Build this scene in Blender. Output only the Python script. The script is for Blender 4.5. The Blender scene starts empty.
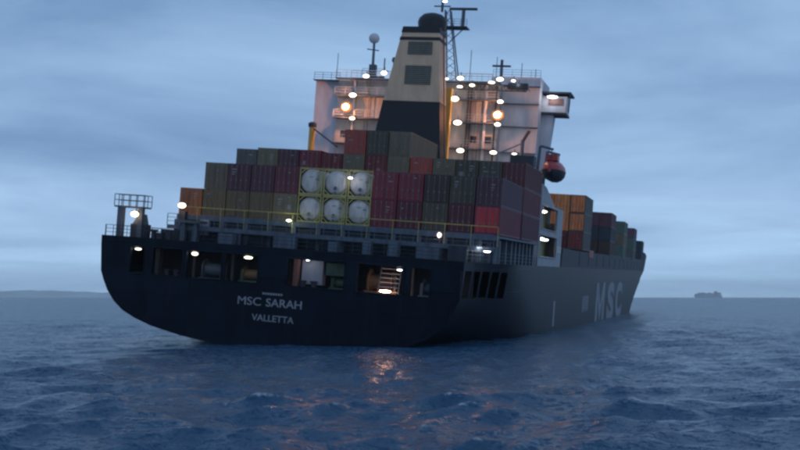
import bpy, math, random
import numpy as np
from mathutils import Matrix, Vector

random.seed(7)
R = math.radians
scene = bpy.context.scene
C = scene.collection

# ------------------------------------------------------------------ camera
CAM_H = 4.525
cam_d = bpy.data.cameras.new("camera")
cam = bpy.data.objects.new("camera", cam_d)
C.objects.link(cam)
cam_d.sensor_width = 36.0
cam_d.lens = 1100.0 / 800.0 * 36.0
cam_d.clip_start = 0.5
cam_d.clip_end = 40000.0
cam.location = (0, 0, CAM_H)
cam.rotation_euler = (R(90) + math.atan(72.0 / 1100.0), 0, 0)
scene.camera = cam

# ------------------------------------------------------------------ sky and light
SUN_EL, SUN_AZ = R(3.0), R(150.0)
world = bpy.data.worlds.new("World")
scene.world = world
world.use_nodes = True
wn, wl = world.node_tree.nodes, world.node_tree.links
wn.clear()
w_out = wn.new("ShaderNodeOutputWorld")
w_sky = wn.new("ShaderNodeTexSky")
w_sky.sky_type = 'NISHITA'
w_sky.sun_disc = False
w_sky.sun_elevation = SUN_EL
w_sky.sun_rotation = SUN_AZ
w_b1 = wn.new("ShaderNodeBackground")
w_b1.inputs[1].default_value = 0.05
wl.new(w_sky.outputs[0], w_b1.inputs[0])
# overcast cloud deck: noise on the view direction, flattened towards the horizon
w_tc = wn.new("ShaderNodeTexCoord")
w_sep = wn.new("ShaderNodeSeparateXYZ")
wl.new(w_tc.outputs['Generated'], w_sep.inputs[0])


def wmath(op, a, b=None, clamp=False):
    n = wn.new("ShaderNodeMath")
    n.operation = op
    n.use_clamp = clamp
    for i, v in enumerate((a, b)):
        if v is None:
            continue
        if isinstance(v, (int, float)):
            n.inputs[i].default_value = v
        else:
            wl.new(v, n.inputs[i])
    return n.outputs[0]


elev = wmath('MAXIMUM', w_sep.outputs[2], 0.0)
den = wmath('ADD', elev, 0.13)
cx_ = wmath('DIVIDE', w_sep.outputs[0], den)
cy_ = wmath('DIVIDE', w_sep.outputs[1], den)
w_cmb = wn.new("ShaderNodeCombineXYZ")
wl.new(cx_, w_cmb.inputs[0])
wl.new(cy_, w_cmb.inputs[1])
w_map = wn.new("ShaderNodeMapping")
w_map.inputs['Location'].default_value = (-11.132, -2.485, -0.075)
w_map.inputs['Scale'].default_value = (0.75, 0.8, 1.0)
wl.new(w_cmb.outputs[0], w_map.inputs[0])
w_no = wn.new("ShaderNodeTexNoise")
w_no.inputs['Scale'].default_value = 0.85
w_no.inputs['Detail'].default_value = 7.0
w_no.inputs['Roughness'].default_value = 0.58
w_no.inputs['Distortion'].default_value = 0.4
wl.new(w_map.outputs[0], w_no.inputs['Vector'])
w_cr = wn.new("ShaderNodeValToRGB")
w_cr.color_ramp.elements[0].position = 0.36
w_cr.color_ramp.elements[0].color = (0.195, 0.345, 0.600, 1)
w_cr.color_ramp.elements[1].position = 0.72
w_cr.color_ramp.elements[1].color = (0.420, 0.640, 0.935, 1)
hz_l = wmath('SUBTRACT', 0.13, elev)
hz_l = wmath('MAXIMUM', hz_l, 0.0)
hz_l = wmath('MULTIPLY', hz_l, 2.6)
wl.new(wmath('ADD', w_no.outputs[0], hz_l), w_cr.inputs[0])
e3 = w_cr.color_ramp.elements.new(1.0)
e3.color = (0.60, 0.92, 1.25, 1)
w_b2 = wn.new("ShaderNodeBackground")
w_b2.inputs[1].default_value = 1.0
wl.new(w_cr.outputs[0], w_b2.inputs[0])
w_mix = wn.new("ShaderNodeMixShader")
w_mix.inputs[0].default_value = 0.93
wl.new(w_b1.outputs[0], w_mix.inputs[1])
wl.new(w_b2.outputs[0], w_mix.inputs[2])
wl.new(w_mix.outputs[0], w_out.inputs[0])

sun_d = bpy.data.lights.new("sun", 'SUN')
sun_d.energy = 0.12
sun_d.angle = R(25)
sun_d.color = (1.0, 0.95, 0.9)
sun = bpy.data.objects.new("sun", sun_d)
C.objects.link(sun)
sun.rotation_euler = (R(90) - SUN_EL, 0, R(180) - SUN_AZ)

scene.view_settings.view_transform = 'Standard'
scene.view_settings.look = 'None'
scene.view_settings.gamma = 1.0
scene.view_settings.use_curve_mapping = False
scene.view_settings.exposure = 0.0
scene.render.engine = 'CYCLES'
scene.cycles.use_denoising = True
scene.cycles.filter_width = 2.7
scene.cycles.max_bounces = 6
scene.cycles.volume_bounces = 0
scene.cycles.sample_clamp_indirect = 4.0
scene.cycles.caustics_reflective = True

# ------------------------------------------------------------------ materials
MATS = {}


def paint(name, col, rough=0.6, dirt=0.35, scale=0.6, rust=0.0, spec=0.35, objcol=False, bump=0.0):
    if name in MATS:
        return MATS[name]
    m = bpy.data.materials.new(name)
    m.use_nodes = True
    n, l = m.node_tree.nodes, m.node_tree.links
    b = n['Principled BSDF']
    b.inputs['Roughness'].default_value = rough
    b.inputs['Specular IOR Level'].default_value = spec
    tc = n.new("ShaderNodeTexCoord")
    mp = n.new("ShaderNodeMapping")
    mp.inputs['Scale'].default_value = (scale, scale, scale * 0.3)
    l.new(tc.outputs['Object'], mp.inputs[0])
    no = n.new("ShaderNodeTexNoise")
    no.inputs['Scale'].default_value = 1.6
    no.inputs['Detail'].default_value = 7
    no.inputs['Roughness'].default_value = 0.65
    l.new(mp.outputs[0], no.inputs['Vector'])
    mr = n.new("ShaderNodeMapRange")
    mr.inputs['From Min'].default_value = 0.3
    mr.inputs['From Max'].default_value = 0.7
    mr.inputs['To Min'].default_value = 1.0 - dirt
    mr.inputs['To Max'].default_value = 1.0 + dirt * 0.3
    l.new(no.outputs[0], mr.inputs[0])
    mx = n.new("ShaderNodeMix")
    mx.data_type = 'RGBA'
    mx.blend_type = 'MULTIPLY'
    mx.inputs[0].default_value = 1.0
    if objcol:
        oi = n.new("ShaderNodeObjectInfo")
        l.new(oi.outputs['Color'], mx.inputs[6])
        ad = n.new("ShaderNodeVectorMath")
        ad.operation = 'ADD'
        l.new(tc.outputs['Object'], ad.inputs[0])
        ml = n.new("ShaderNodeMath")
        ml.operation = 'MULTIPLY'
        ml.inputs[1].default_value = 60.0
        l.new(oi.outputs['Random'], ml.inputs[0])
        l.new(ml.outputs[0], ad.inputs[1])
        l.new(ad.outputs[0], mp.inputs[0])
    else:
        mx.inputs[6].default_value = (*col, 1)
    l.new(mr.outputs[0], mx.inputs[7])
    last = mx.outputs[2]
    if rust > 0:
        mp2 = n.new("ShaderNodeMapping")
        mp2.inputs['Scale'].default_value = (2.2, 2.2, 0.25)
        l.new(tc.outputs['Object'], mp2.inputs[0])
        n2 = n.new("ShaderNodeTexNoise")
        n2.inputs['Scale'].default_value = 1.0
        n2.inputs['Detail'].default_value = 8
        n2.inputs['Roughness'].default_value = 0.75
        l.new(mp2.outputs[0], n2.inputs['Vector'])
        m2 = n.new("ShaderNodeMapRange")
        m2.inputs['From Min'].default_value = 0.56
        m2.inputs['From Max'].default_value = 0.68
        m2.inputs['To Max'].default_value = rust
        l.new(n2.outputs[0], m2.inputs[0])
        x2 = n.new("ShaderNodeMix")
        x2.data_type = 'RGBA'
        l.new(m2.outputs[0], x2.inputs[0])
        l.new(last, x2.inputs[6])
        x2.inputs[7].default_value = (0.10, 0.045, 0.025, 1)
        last = x2.outputs[2]
    l.new(last, b.inputs['Base Color'])
    if bump:
        bp = n.new("ShaderNodeBump")
        bp.inputs['Strength'].default_value = bump
        bp.inputs['Distance'].default_value = 0.05
        l.new(no.outputs[0], bp.inputs['Height'])
        l.new(bp.outputs[0], b.inputs['Normal'])
    MATS[name] = m
    return m


def emit(name, col, strength):
    if name in MATS:
        return MATS[name]
    m = bpy.data.materials.new(name)
    m.use_nodes = True
    b = m.node_tree.nodes['Principled BSDF']
    b.inputs['Base Color'].default_value = (0.8, 0.8, 0.8, 1)
    b.inputs['Emission Color'].default_value = (*col, 1)
    b.inputs['Emission Strength'].default_value = strength
    MATS[name] = m
    return m


HULL = paint('hull_paint', (0.003, 0.008, 0.018), 0.42, 0.5, 0.25, rust=0.02, spec=0.10, bump=0.3)


def plate_seams(m, col2):
    n, l = m.node_tree.nodes, m.node_tree.links
    b = n['Principled BSDF']
    tc = n.new("ShaderNodeTexCoord")
    sp = n.new("ShaderNodeSeparateXYZ")
    l.new(tc.outputs['Object'], sp.inputs[0])
    ad = n.new("ShaderNodeMath")
    l.new(sp.outputs[0], ad.inputs[0])
    l.new(sp.outputs[1], ad.inputs[1])
    cb = n.new("ShaderNodeCombineXYZ")
    l.new(ad.outputs[0], cb.inputs[0])
    l.new(sp.outputs[2], cb.inputs[1])
    br = n.new("ShaderNodeTexBrick")
    br.inputs['Scale'].default_value = 1.0
    br.inputs['Brick Width'].default_value = 8.5
    br.inputs['Row Height'].default_value = 2.35
    br.inputs['Mortar Size'].default_value = 0.05
    br.inputs['Mortar Smooth'].default_value = 1.0
    br.inputs['Color1'].default_value = (0.85, 0.85, 0.85, 1)
    br.inputs['Color2'].default_value = (1.25, 1.25, 1.25, 1)
    br.inputs['Mortar'].default_value = (0.6, 0.6, 0.6, 1)
    l.new(cb.outputs[0], br.inputs['Vector'])
    src = b.inputs['Base Color'].links[0].from_socket
    mx = n.new("ShaderNodeMix")
    mx.data_type = 'RGBA'
    mx.blend_type = 'MULTIPLY'
    mx.inputs[0].default_value = 1.0
    l.new(src, mx.inputs[6])
    l.new(br.outputs['Color'], mx.inputs[7])
    # vertical scuffs and salt runs
    mp = n.new("ShaderNodeMapping")
    mp.inputs['Scale'].default_value = (0.9, 0.9, 0.06)
    l.new(tc.outputs['Object'], mp.inputs[0])
    no = n.new("ShaderNodeTexNoise")
    no.inputs['Scale'].default_value = 1.0
    no.inputs['Detail'].default_value = 9
    no.inputs['Roughness'].default_value = 0.7
    l.new(mp.outputs[0], no.inputs['Vector'])
    mr = n.new("ShaderNodeMapRange")
    mr.inputs['From Min'].default_value = 0.52
    mr.inputs['From Max'].default_value = 0.75
    mr.inputs['To Max'].default_value = 0.45
    l.new(no.outputs[0], mr.inputs[0])
    m2 = n.new("ShaderNodeMix")
    m2.data_type = 'RGBA'
    l.new(mr.outputs[0], m2.inputs[0])
    l.new(mx.outputs[2], m2.inputs[6])
    m2.inputs[7].default_value = (*col2, 1)
    l.new(m2.outputs[2], b.inputs['Base Color'])
    bp = n.new("ShaderNodeBump")
    bp.inputs['Strength'].default_value = 0.5
    bp.inputs['Distance'].default_value = 0.03
    l.new(br.outputs['Fac'], bp.inputs['Height'])
    l.new(b.inputs['Normal'].links[0].from_socket, bp.inputs['Normal'])
    l.new(bp.outputs[0], b.inputs['Normal'])


plate_seams(HULL, (0.020, 0.023, 0.030))
DECKM = paint('deck_paint', (0.05, 0.045, 0.045), 0.8, 0.5, 1.0)
STEEL = paint('grey_blue_steel', (0.085, 0.11, 0.15), 0.55, 0.5, 0.8, rust=0.35)
STEELD = paint('dark_steel', (0.03, 0.036, 0.05), 0.6, 0.5, 0.8, rust=0.3)
WHITE = paint('superstructure_white', (0.52, 0.50, 0.54), 0.5, 0.28, 0.5, rust=0.16)
CREAM = paint('funnel_cream', (0.60, 0.40, 0.27), 0.5, 0.25, 0.5, rust=0.1)
BLACK = paint('funnel_black', (0.014, 0.013, 0.018), 0.55, 0.4, 0.5)
YELLOW = paint('crane_yellow', (0.55, 0.30, 0.06), 0.5, 0.3, 1.0)
YRAIL = paint('yellow_rail', (0.42, 0.36, 0.10), 0.5, 0.3, 1.0)
YGREEN = paint('tank_frame_yellow', (0.36, 0.31, 0.12), 0.55, 0.35, 1.2)
TANKW = paint('tank_cladding', (0.58, 0.53, 0.52), 0.7, 0.5, 1.2, rust=0.3)
CONT = paint('container_paint', (1, 1, 1), 0.55, 0.35, 0.8, rust=0.2, objcol=True)
CDARK = paint('door_hardware', (0.16, 0.15, 0.16), 0.5, 0.4, 2.0)
MARK = paint('white_marking', (0.30, 0.29, 0.30), 0.6, 0.4, 2.0)
LETTER = paint('letter_white', (0.30, 0.31, 0.34), 0.6, 0.35, 1.5)
LETTERB = paint('side_letter_white', (0.26, 0.28, 0.32), 0.6, 0.4, 0.4)
RED = paint('red_oxide', (0.30, 0.035, 0.03), 0.5, 0.3, 1.0)
BOATR = paint('lifeboat_red', (0.36, 0.035, 0.04), 0.4, 0.25, 1.0)
GREENP = paint('machinery_green', (0.05, 0.10, 0.07), 0.5, 0.4, 1.0)
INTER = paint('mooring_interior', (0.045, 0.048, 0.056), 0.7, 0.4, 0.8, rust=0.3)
CABW = paint('cabinet_white', (0.24, 0.26, 0.32), 0.6, 0.2, 1.0)
PINKP = paint('pale_red_post', (0.20, 0.10, 0.09), 0.6, 0.3, 1.0)
BRONZE = paint('drum_brown', (0.16, 0.10, 0.06), 0.6, 0.4, 1.5)
GLASS = paint('window_glass', (0.02, 0.025, 0.03), 0.12, 0.1, 1.0, spec=0.6)
OLIVEW = paint('recess_wall', (0.45, 0.42, 0.22), 0.6, 0.3, 1.0)
L_WARM = emit('sodium_lens', (1.0, 0.42, 0.10), 4.5)
L_HALO = emit('sodium_halo', (1.0, 0.40, 0.12), 0.7)  # glow of an added disc that imitates the halo round a sodium lens
L_HALO.node_tree.nodes['Principled BSDF'].inputs['Base Color'].default_value = (0.05, 0.02, 0.008, 1)
L_HALO.node_tree.nodes['Principled BSDF'].inputs['Specular IOR Level'].default_value = 0.0
L_WARM2 = emit('warm_lens', (1.0, 0.74, 0.42), 6)
L_WARM3 = emit('low_warm_lens', (1.0, 0.50, 0.26), 110)
L_WHITE = emit('white_lens', (1.0, 0.90, 0.70), 3.2)
L_COOL = emit('cool_lens', (0.95, 0.98, 1.0), 9)
L_GREEN = emit('yellowish_lens', (0.95, 1.0, 0.62), 6)
L_PINK = emit('pinkish_lens', (1.0, 0.75, 0.66), 4)

# ------------------------------------------------------------------ ship placement (heeled a little to starboard, yawed right, trimmed aft)
X0, Y0, PSI, HEEL, TRIM = -12.369, 103.792, 0.268, 0.082, 0.020
S = (Matrix.Translation((X0, Y0, 1.6)) @ Matrix.Rotation(-PSI, 4, 'Z')
     @ Matrix.Rotation(TRIM, 4, 'X') @ Matrix.Rotation(HEEL, 4, 'Y'))


# ------------------------------------------------------------------ mesh builder
class MB:
    def __init__(self):
        self.v, self.f = [], []

    def raw(self, vs, fs):
        o = len(self.v)
        self.v += [tuple(p) for p in vs]
        self.f += [tuple(i + o for i in q) for q in fs]
        return self

    def box(self, x0, x1, y0, y1, z0, z1):
        vs = [(x, y, z) for z in (z0, z1) for y in (y0, y1) for x in (x0, x1)]
        return self.raw(vs, [(0, 2, 3, 1), (4, 5, 7, 6), (0, 1, 5, 4), (2, 6, 7, 3), (0, 4, 6, 2), (1, 3, 7, 5)])

    def hexa(self, b, t):
        """frustum from 4 bottom and 4 top corners (same winding, ccw seen from above)"""
        return self.raw(list(b) + list(t), [(3, 2, 1, 0), (4, 5, 6, 7)] +
                        [(i, (i + 1) % 4, (i + 1) % 4 + 4, i + 4) for i in range(4)])

    def tube(self, a, b, r, n=8, r2=None):
        a, b = Vector(a), Vector(b)
        r2 = r if r2 is None else r2
        d = (b - a).normalized()
        u = d.orthogonal().normalized()
        w = d.cross(u)
        vs = []
        for p, q in ((a, r), (b, r2)):
            for i in range(n):
                t = 2 * math.pi * i / n
                vs.append(p + (u * math.cos(t) + w * math.sin(t)) * q)
        fs = [(i, (i + 1) % n, (i + 1) % n + n, i + n) for i in range(n)]
        fs += [tuple(range(n - 1, -1, -1)), tuple(range(n, 2 * n))]
        return self.raw(vs, fs)

    def bar(self, a, b, w, h=None):
        """square bar from a to b"""
        h = w if h is None else h
        a, b = Vector(a), Vector(b)
        d = (b - a).normalized()
        up = Vector((0, 0, 1)) if abs(d.z) < 0.9 else Vector((0, 1, 0))
        s = d.cross(up).normalized() * (w / 2)
        t = s.cross(d).normalized() * (h / 2)
        return self.hexa([a - s - t, a + s - t, b + s - t, b - s - t], [a - s + t, a + s + t, b + s + t, b - s + t])

    def lathe(self, prof, c, axis='Z', n=20):
        """prof: (r, h) pairs"""
        vs, fs = [], []
        c = Vector(c)
        for r, h in prof:
            for i in range(n):
                t = 2 * math.pi * i / n
                p = (r * math.cos(t), r * math.sin(t), h)
                if axis == 'Y':
                    p = (p[0], p[2], p[1])
                if axis == 'X':
                    p = (p[2], p[0], p[1])
                vs.append(c + Vector(p))
        k = len(prof)
        for j in range(k - 1):
            for i in range(n):
                fs.append((j * n + i, j * n + (i + 1) % n, (j + 1) * n + (i + 1) % n, (j + 1) * n + i))
        fs.append(tuple(range(n - 1, -1, -1)))
        fs.append(tuple(range((k - 1) * n, k * n)))
        return self.raw(vs, fs)

    def ellipsoid(self, c, rx, ry, rz, n=12, m=8):
        c = Vector(c)
        vs = [c + Vector((0, 0, rz))]
        for j in range(1, m):
            a = math.pi * j / m
            for i in range(n):
                t = 2 * math.pi * i / n
                vs.append(c + Vector((rx * math.sin(a) * math.cos(t), ry * math.sin(a) * math.sin(t), rz * math.cos(a))))
        vs.append(c - Vector((0, 0, rz)))
        fs = [(0, 1 + i, 1 + (i + 1) % n) for i in range(n)]
        for j in range(m - 2):
            for i in range(n):
                a, b = 1 + j * n + i, 1 + j * n + (i + 1) % n
                fs.append((a, a + n, b + n, b))
        o = 1 + (m - 2) * n
        fs += [(o + i, len(vs) - 1, o + (i + 1) % n) for i in range(n)]
        return self.raw(vs, fs)

    def mesh(self, name, mat, smooth=False):
        me = bpy.data.meshes.new(name)
        me.from_pydata([tuple(p) for p in self.v], [], self.f)
        me.materials.append(mat)
        me.update()
        import bmesh
        bm = bmesh.new()
        bm.from_mesh(me)
        bmesh.ops.recalc_face_normals(bm, faces=bm.faces)
        if smooth:
            for f in bm.faces:
                f.smooth = True
            for e in bm.edges:
                if len(e.link_faces) == 2 and e.calc_face_angle(0) > R(38):
                    e.smooth = False
        bm.to_mesh(me)
        bm.free()
        return me

    def build(self, name, mat, parent=None, smooth=False):
        return link(name, self.mesh(name, mat, smooth), parent)


def link(name, me, parent=None, loc=None, rot=None):
    o = bpy.data.objects.new(name, me)
    C.objects.link(o)
    if parent is not None:
        o.parent = parent
    if loc is not None:
        o.location = loc
    if rot is not None:
        o.rotation_euler = rot
    return o


def tag(o, label=None, cat=None, group=None, kind=None):
    for k, v in (('label', label), ('category', cat), ('group', group), ('kind', kind)):
        if v:
            o[k] = v
    return o


def thing(name, label, cat, M, group=None):
    o = bpy.data.objects.new(name, None)
    C.objects.link(o)
    o.empty_display_size = 0.3
    o.matrix_world = M
    return tag(o, label, cat, group)


def railing(parent, pts, h=1.05, step=1.6, mat=STEEL, rr=0.035, name='railing', bars=3):
    mb = MB()
    for a, b in zip(pts[:-1], pts[1:]):
        a, b = Vector(a), Vector(b)
        n = max(1, int(round((b - a).length / step)))
        for i in range(n + 1):
            p = a.lerp(b, i / n)
            mb.bar(p, p + Vector((0, 0, h)), rr * 1.6)
        for k in range(1, bars + 1):
            z = Vector((0, 0, h * k / bars))
            mb.bar(a + z, b + z, rr * 1.5)
    return mb.build(name, mat, parent)


def holes_panel(u0, u1, v0, v1, holes, place):
    """rectangular wall with rectangular openings, cut into cells; place(ua,ub,va,vb) adds one cell"""
    us = sorted({u0, u1} | {h[0] for h in holes} | {h[1] for h in holes})
    vs = sorted({v0, v1} | {h[2] for h in holes} | {h[3] for h in holes})
    for a, b in zip(us[:-1], us[1:]):
        for c, d in zip(vs[:-1], vs[1:]):
            mu, mv = (a + b) / 2, (c + d) / 2
            if not any(h[0] < mu < h[1] and h[2] < mv < h[3] for h in holes):
                place(a, b, c, d)


# ------------------------------------------------------------------ the sea
PSI0, X00, Y00 = 0.268, -12.369, 103.792


def make_sea():
    rng = np.random.RandomState(11)

    def axis(n, a, lo, hi):
        u = np.linspace(np.arcsinh(lo / a), np.arcsinh(hi / a), n)
        return a * np.sinh(u)
    xs = axis(980, 13.0, -9000, 9000)
    ys = axis(900, 24.0, -120, 9200) + 16.0
    dx = np.gradient(xs)
    dy = np.gradient(ys)
    X, Y = np.meshgrid(xs, ys)
    DX, DY = np.meshgrid(dx, dy)
    Z = np.zeros_like(X)
    OX = np.zeros_like(X)
    OY = np.zeros_like(X)
    J = np.zeros_like(X)
    wind = R(-72)
    n = 110
    lam = np.exp(rng.uniform(np.log(0.7), np.log(8.5), n))
    # slow swell group modulation breaks up regularity
    G = 0.65 + 0.35 * np.sin(X * 0.043 + Y * 0.021 + 1.0) * np.sin(Y * 0.037 - X * 0.017)
    for L in lam:
        th = wind + rng.normal(0, 0.62)
        k = 2 * np.pi / L
        amp = 0.036 / k * (1.0 if L < 5.5 else (5.5 / L) ** 0.8)
        kx, ky = k * math.cos(th), k * math.sin(th)
        ph = rng.uniform(0, 2 * np.pi)
        sp = np.hypot(DX * math.cos(th), DY * math.sin(th))
        fade = np.clip((L / np.maximum(sp, 1e-6) - 2.5) / 3.0, 0, 1)
        A = amp * fade * G
        P = kx * X + ky * Y + ph
        s, c = np.sin(P), np.cos(P)
        Z += A * c
        OX -= A * math.cos(th) * s * 1.5
        OY -= A * math.sin(th) * s * 1.5
        J += A * k * c
    Zs = Z
    cs_, sn_ = math.cos(PSI0), math.sin(PSI0)
    ux, uy = X - X00, Y - Y00
    sx_, sy_ = ux * cs_ - uy * sn_, ux * sn_ + uy * cs_
    hb = 11.5 + 8.5 * np.clip(sy_ / 30.0, 0, 1) ** 0.7
    hb = np.where(sy_ > 225, 20 * np.sqrt(np.clip(1 - (sy_ - 225) / 80.0, 0, 1)), hb)
    dd = np.hypot(np.maximum(np.abs(sx_) - hb, 0), np.maximum(-sy_, 0))
    inside = (np.abs(sx_) < hb) & (sy_ > 0) & (sy_ < 305)
    dd = np.where(inside | (sy_ > 305), 99, dd)
    J += 0.30 * np.exp(-(dd / 1.6) ** 2)
    co = np.stack([X + OX, Y + OY, Zs], axis=-1).reshape(-1, 3).astype(np.float32)
    ny, nx = X.shape
    idx = np.arange(nx * ny).reshape(ny, nx)
    q = np.stack([idx[:-1, :-1], idx[:-1, 1:], idx[1:, 1:], idx[1:, :-1]], axis=-1).reshape(-1, 4).astype(np.int32)
    me = bpy.data.meshes.new('sea')
    me.vertices.add(len(co))
    me.vertices.foreach_set('co', co.ravel())
    me.loops.add(q.size)
    me.loops.foreach_set('vertex_index', q.ravel())
    me.polygons.add(len(q))
    me.polygons.foreach_set('loop_start', np.arange(0, q.size, 4, dtype=np.int32))
    me.polygons.foreach_set('loop_total', np.full(len(q), 4, dtype=np.int32))
    me.polygons.foreach_set('use_smooth', np.ones(len(q), dtype=bool))
    at = me.attributes.new('crest', 'FLOAT', 'POINT')
    at.data.foreach_set('value', J.ravel().astype(np.float32))
    me.update(calc_edges=True)
    m = bpy.data.materials.new('sea_water')
    m.use_nodes = True
    n_, l_ = m.node_tree.nodes, m.node_tree.links
    b = n_['Principled BSDF']
    b.inputs['Roughness'].default_value = 0.22
    b.inputs['IOR'].default_value = 1.22
    tc = n_.new("ShaderNodeTexCoord")
    geo = n_.new("ShaderNodeNewGeometry")
    last = geo.outputs['Normal']
    for sc, st, sx in ((0.8, 2.4, 0.5), (2.9, 2.2, 0.65), (10.0, 1.2, 0.8)):
        mp = n_.new("ShaderNodeMapping")
        mp.inputs['Rotation'].default_value = (0, 0, 0.3)
        mp.inputs['Scale'].default_value = (sc * sx, sc, 0.0)
        l_.new(tc.outputs['Object'], mp.inputs[0])
        no = n_.new("ShaderNodeTexNoise")
        no.inputs['Detail'].default_value = 3
        no.inputs['Roughness'].default_value = 0.6
        no.inputs['Distortion'].default_value = 0.5
        l_.new(mp.outputs[0], no.inputs['Vector'])
        su = n_.new("ShaderNodeVectorMath")
        su.operation = 'SUBTRACT'
        su.inputs[1].default_value = (0.5, 0.5, 0.5)
        l_.new(no.outputs['Color'], su.inputs[0])
        ml = n_.new("ShaderNodeVectorMath")
        ml.operation = 'MULTIPLY_ADD'
        ml.inputs[1].default_value = (st, st * 1.3, 0.0)
        l_.new(su.outputs[0], ml.inputs[0])
        l_.new(last, ml.inputs[2])
        last = ml.outputs[0]
    nm = n_.new("ShaderNodeVectorMath")
    nm.operation = 'NORMALIZE'
    l_.new(last, nm.inputs[0])
    l_.new(nm.outputs[0], b.inputs['Normal'])
    # foam on the sharpest crests, broken by noise
    aa = n_.new("ShaderNodeAttribute")
    aa.attribute_name = 'crest'
    fn = n_.new("ShaderNodeTexNoise")
    fn.inputs['Scale'].default_value = 3.2
    fn.inputs['Detail'].default_value = 8
    fn.inputs['Roughness'].default_value = 0.75
    l_.new(tc.outputs['Object'], fn.inputs['Vector'])
    fm = n_.new("ShaderNodeMath")
    fm.operation = 'MULTIPLY_ADD'
    fm.inputs[1].default_value = 2.6
    l_.new(fn.outputs[0], fm.inputs[0])
    l_.new(aa.outputs['Fac'], fm.inputs[2])
    fr = n_.new("ShaderNodeMapRange")
    fr.inputs['From Min'].default_value = 1.86
    fr.inputs['From Max'].default_value = 2.15
    fr.inputs['To Max'].default_value = 0.6
    l_.new(fm.outputs[0], fr.inputs[0])
    mx = n_.new("ShaderNodeMix")
    mx.data_type = 'RGBA'
    l_.new(fr.outputs[0], mx.inputs[0])
    mx.inputs[6].default_value = (0.020, 0.064, 0.122, 1)
    mx.inputs[7].default_value = (0.45, 0.50, 0.56, 1)
    l_.new(mx.outputs[2], b.inputs['Base Color'])
    me.materials.append(m)
    o = link('sea', me)
    return tag(o, 'dark blue choppy sea around the ship reaching the horizon', kind='structure')


make_sea()

# distant low land on the horizon, left
mb = MB()
pts = []
rr = random.Random(4)
N = 70
for i in range(N + 1):
    t = i / N
    x = -5600 + 4700 * t
    h = (58 * math.exp(-((t - 0.25) / 0.22) ** 2) + 42 * math.exp(-((t - 0.62) / 0.16) ** 2)
         + 10 * math.sin(t * 19) + rr.uniform(-4, 4)) * (1 - t ** 4) + 3
    pts.append((x * 0.72, 8300 + 350 * math.sin(t * 3), h))
vs, fs = [], []
for x, y, h in pts:
    vs += [(x, y - 700, -3), (x, y - 350, h * 0.7), (x, y, h), (x, y + 250, h * 0.5), (x, y + 500, -3)]
for i in range(N):
    for j in range(4):
        a = i * 5 + j
        fs.append((a, a + 1, a + 6, a + 5))
LAND = paint('far_land_hazed', (0.50, 0.52, 0.52), 0.9, 0.3, 0.002)  # land colour lightened, distance haze put into the tone
tag(mb.raw(vs, fs).build('distant_hills', LAND, smooth=True),
    'faint low land on the horizon left of the ship', kind='structure')

# ------------------------------------------------------------------ the ship
ship = thing('container_ship', 'large dark hulled container ship seen from astern, cream and black funnel, deck lights lit',
             'container ship', S)
DK = 7.6

ROW0 = [(18.3, 7.6), (18.28, 6.75), (18.08, 4.1), (17.72, 3.2), (17.2, 2.2), (16.4, 1.2), (15.4, 0.4), (14.0, -0.25), (12.2, -0.85), (9.0, -1.5),
        (5.5, -1.95), (2.5, -2.2), (0.0, -2.3)]
ROW1 = [(20.0, 7.6), (20.0, 6.75), (20.0, 4.1), (20.0, 2.6), (20.0, 0.9), (20.0, -1.2), (20.0, -3.4), (20.0, -5.6), (19.8, -7.4), (19.0, -8.8),
        (16.8, -9.8), (9.0, -10.0), (0.0, -10.0)]
YS = [278, 272, 256, 246, 236, 225, 215, 208, 204, 202, 200, 200, 200]
STEM = [324, 323, 317, 313, 309, 305, 302, 299, 296, 293, 291, 290, 290]


def smooth(t):
    t = max(0.0, min(1.0, t))
    return t * t * (3 - 2 * t)


def hull_pt(i, s):
    """row i, station s (0..200 metres, beyond that 200..300 mapped to the stem of each row)"""
    (xa, za), (xb, zb) = ROW0[i], ROW1[i]
    y = s if s <= 200 else 200 + (STEM[i] - 200) * (s - 200) / 100.0
    t = smooth(y / (16 + 4 * i))
    tz = smooth(y / (26 + 4 * i))
    x, z = xa + (xb - xa) * t, za + (zb - za) * tz
    if y > YS[i]:
        u = (y - YS[i]) / (STEM[i] - YS[i])
        x *= max(0.0, 1 - u ** 1.9)
    return x, y, z


ST = [0.0, 0.8, 3.2, 3.8, 6.0, 6.6, 9.0, 9.6, 12.0, 12.6, 15.0, 18.0, 22.0, 27.0, 34.0, 42.0, 52.0, 64.0] + list(range(80, 201, 15)) + \
     [200 + 100 * k / 26 for k in range(1, 27)]
SKIP = {(0.8, 3.2), (3.8, 6.0), (6.6, 9.0), (9.6, 12.0), (12.6, 15.0)}   # side mooring openings
mb = MB()
vs, fs = [], []
ni = len(ROW0)
for side in (1, -1):
    o = len(vs)
    for s in ST:
        for i in range(ni):
            x, y, z = hull_pt(i, s)
            vs.append((x * side, y, z))
    for a in range(len(ST) - 1):
        for i in range(ni - 1):
            if i == 1 and (ST[a], ST[a + 1]) in SKIP and side == 1:
                continue
            p = o + a * ni + i
            fs.append((p, p + ni, p + ni + 1, p + 1))
mb.raw(vs, fs)
hull = mb.build('hull', HULL, ship, smooth=True)

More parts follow.
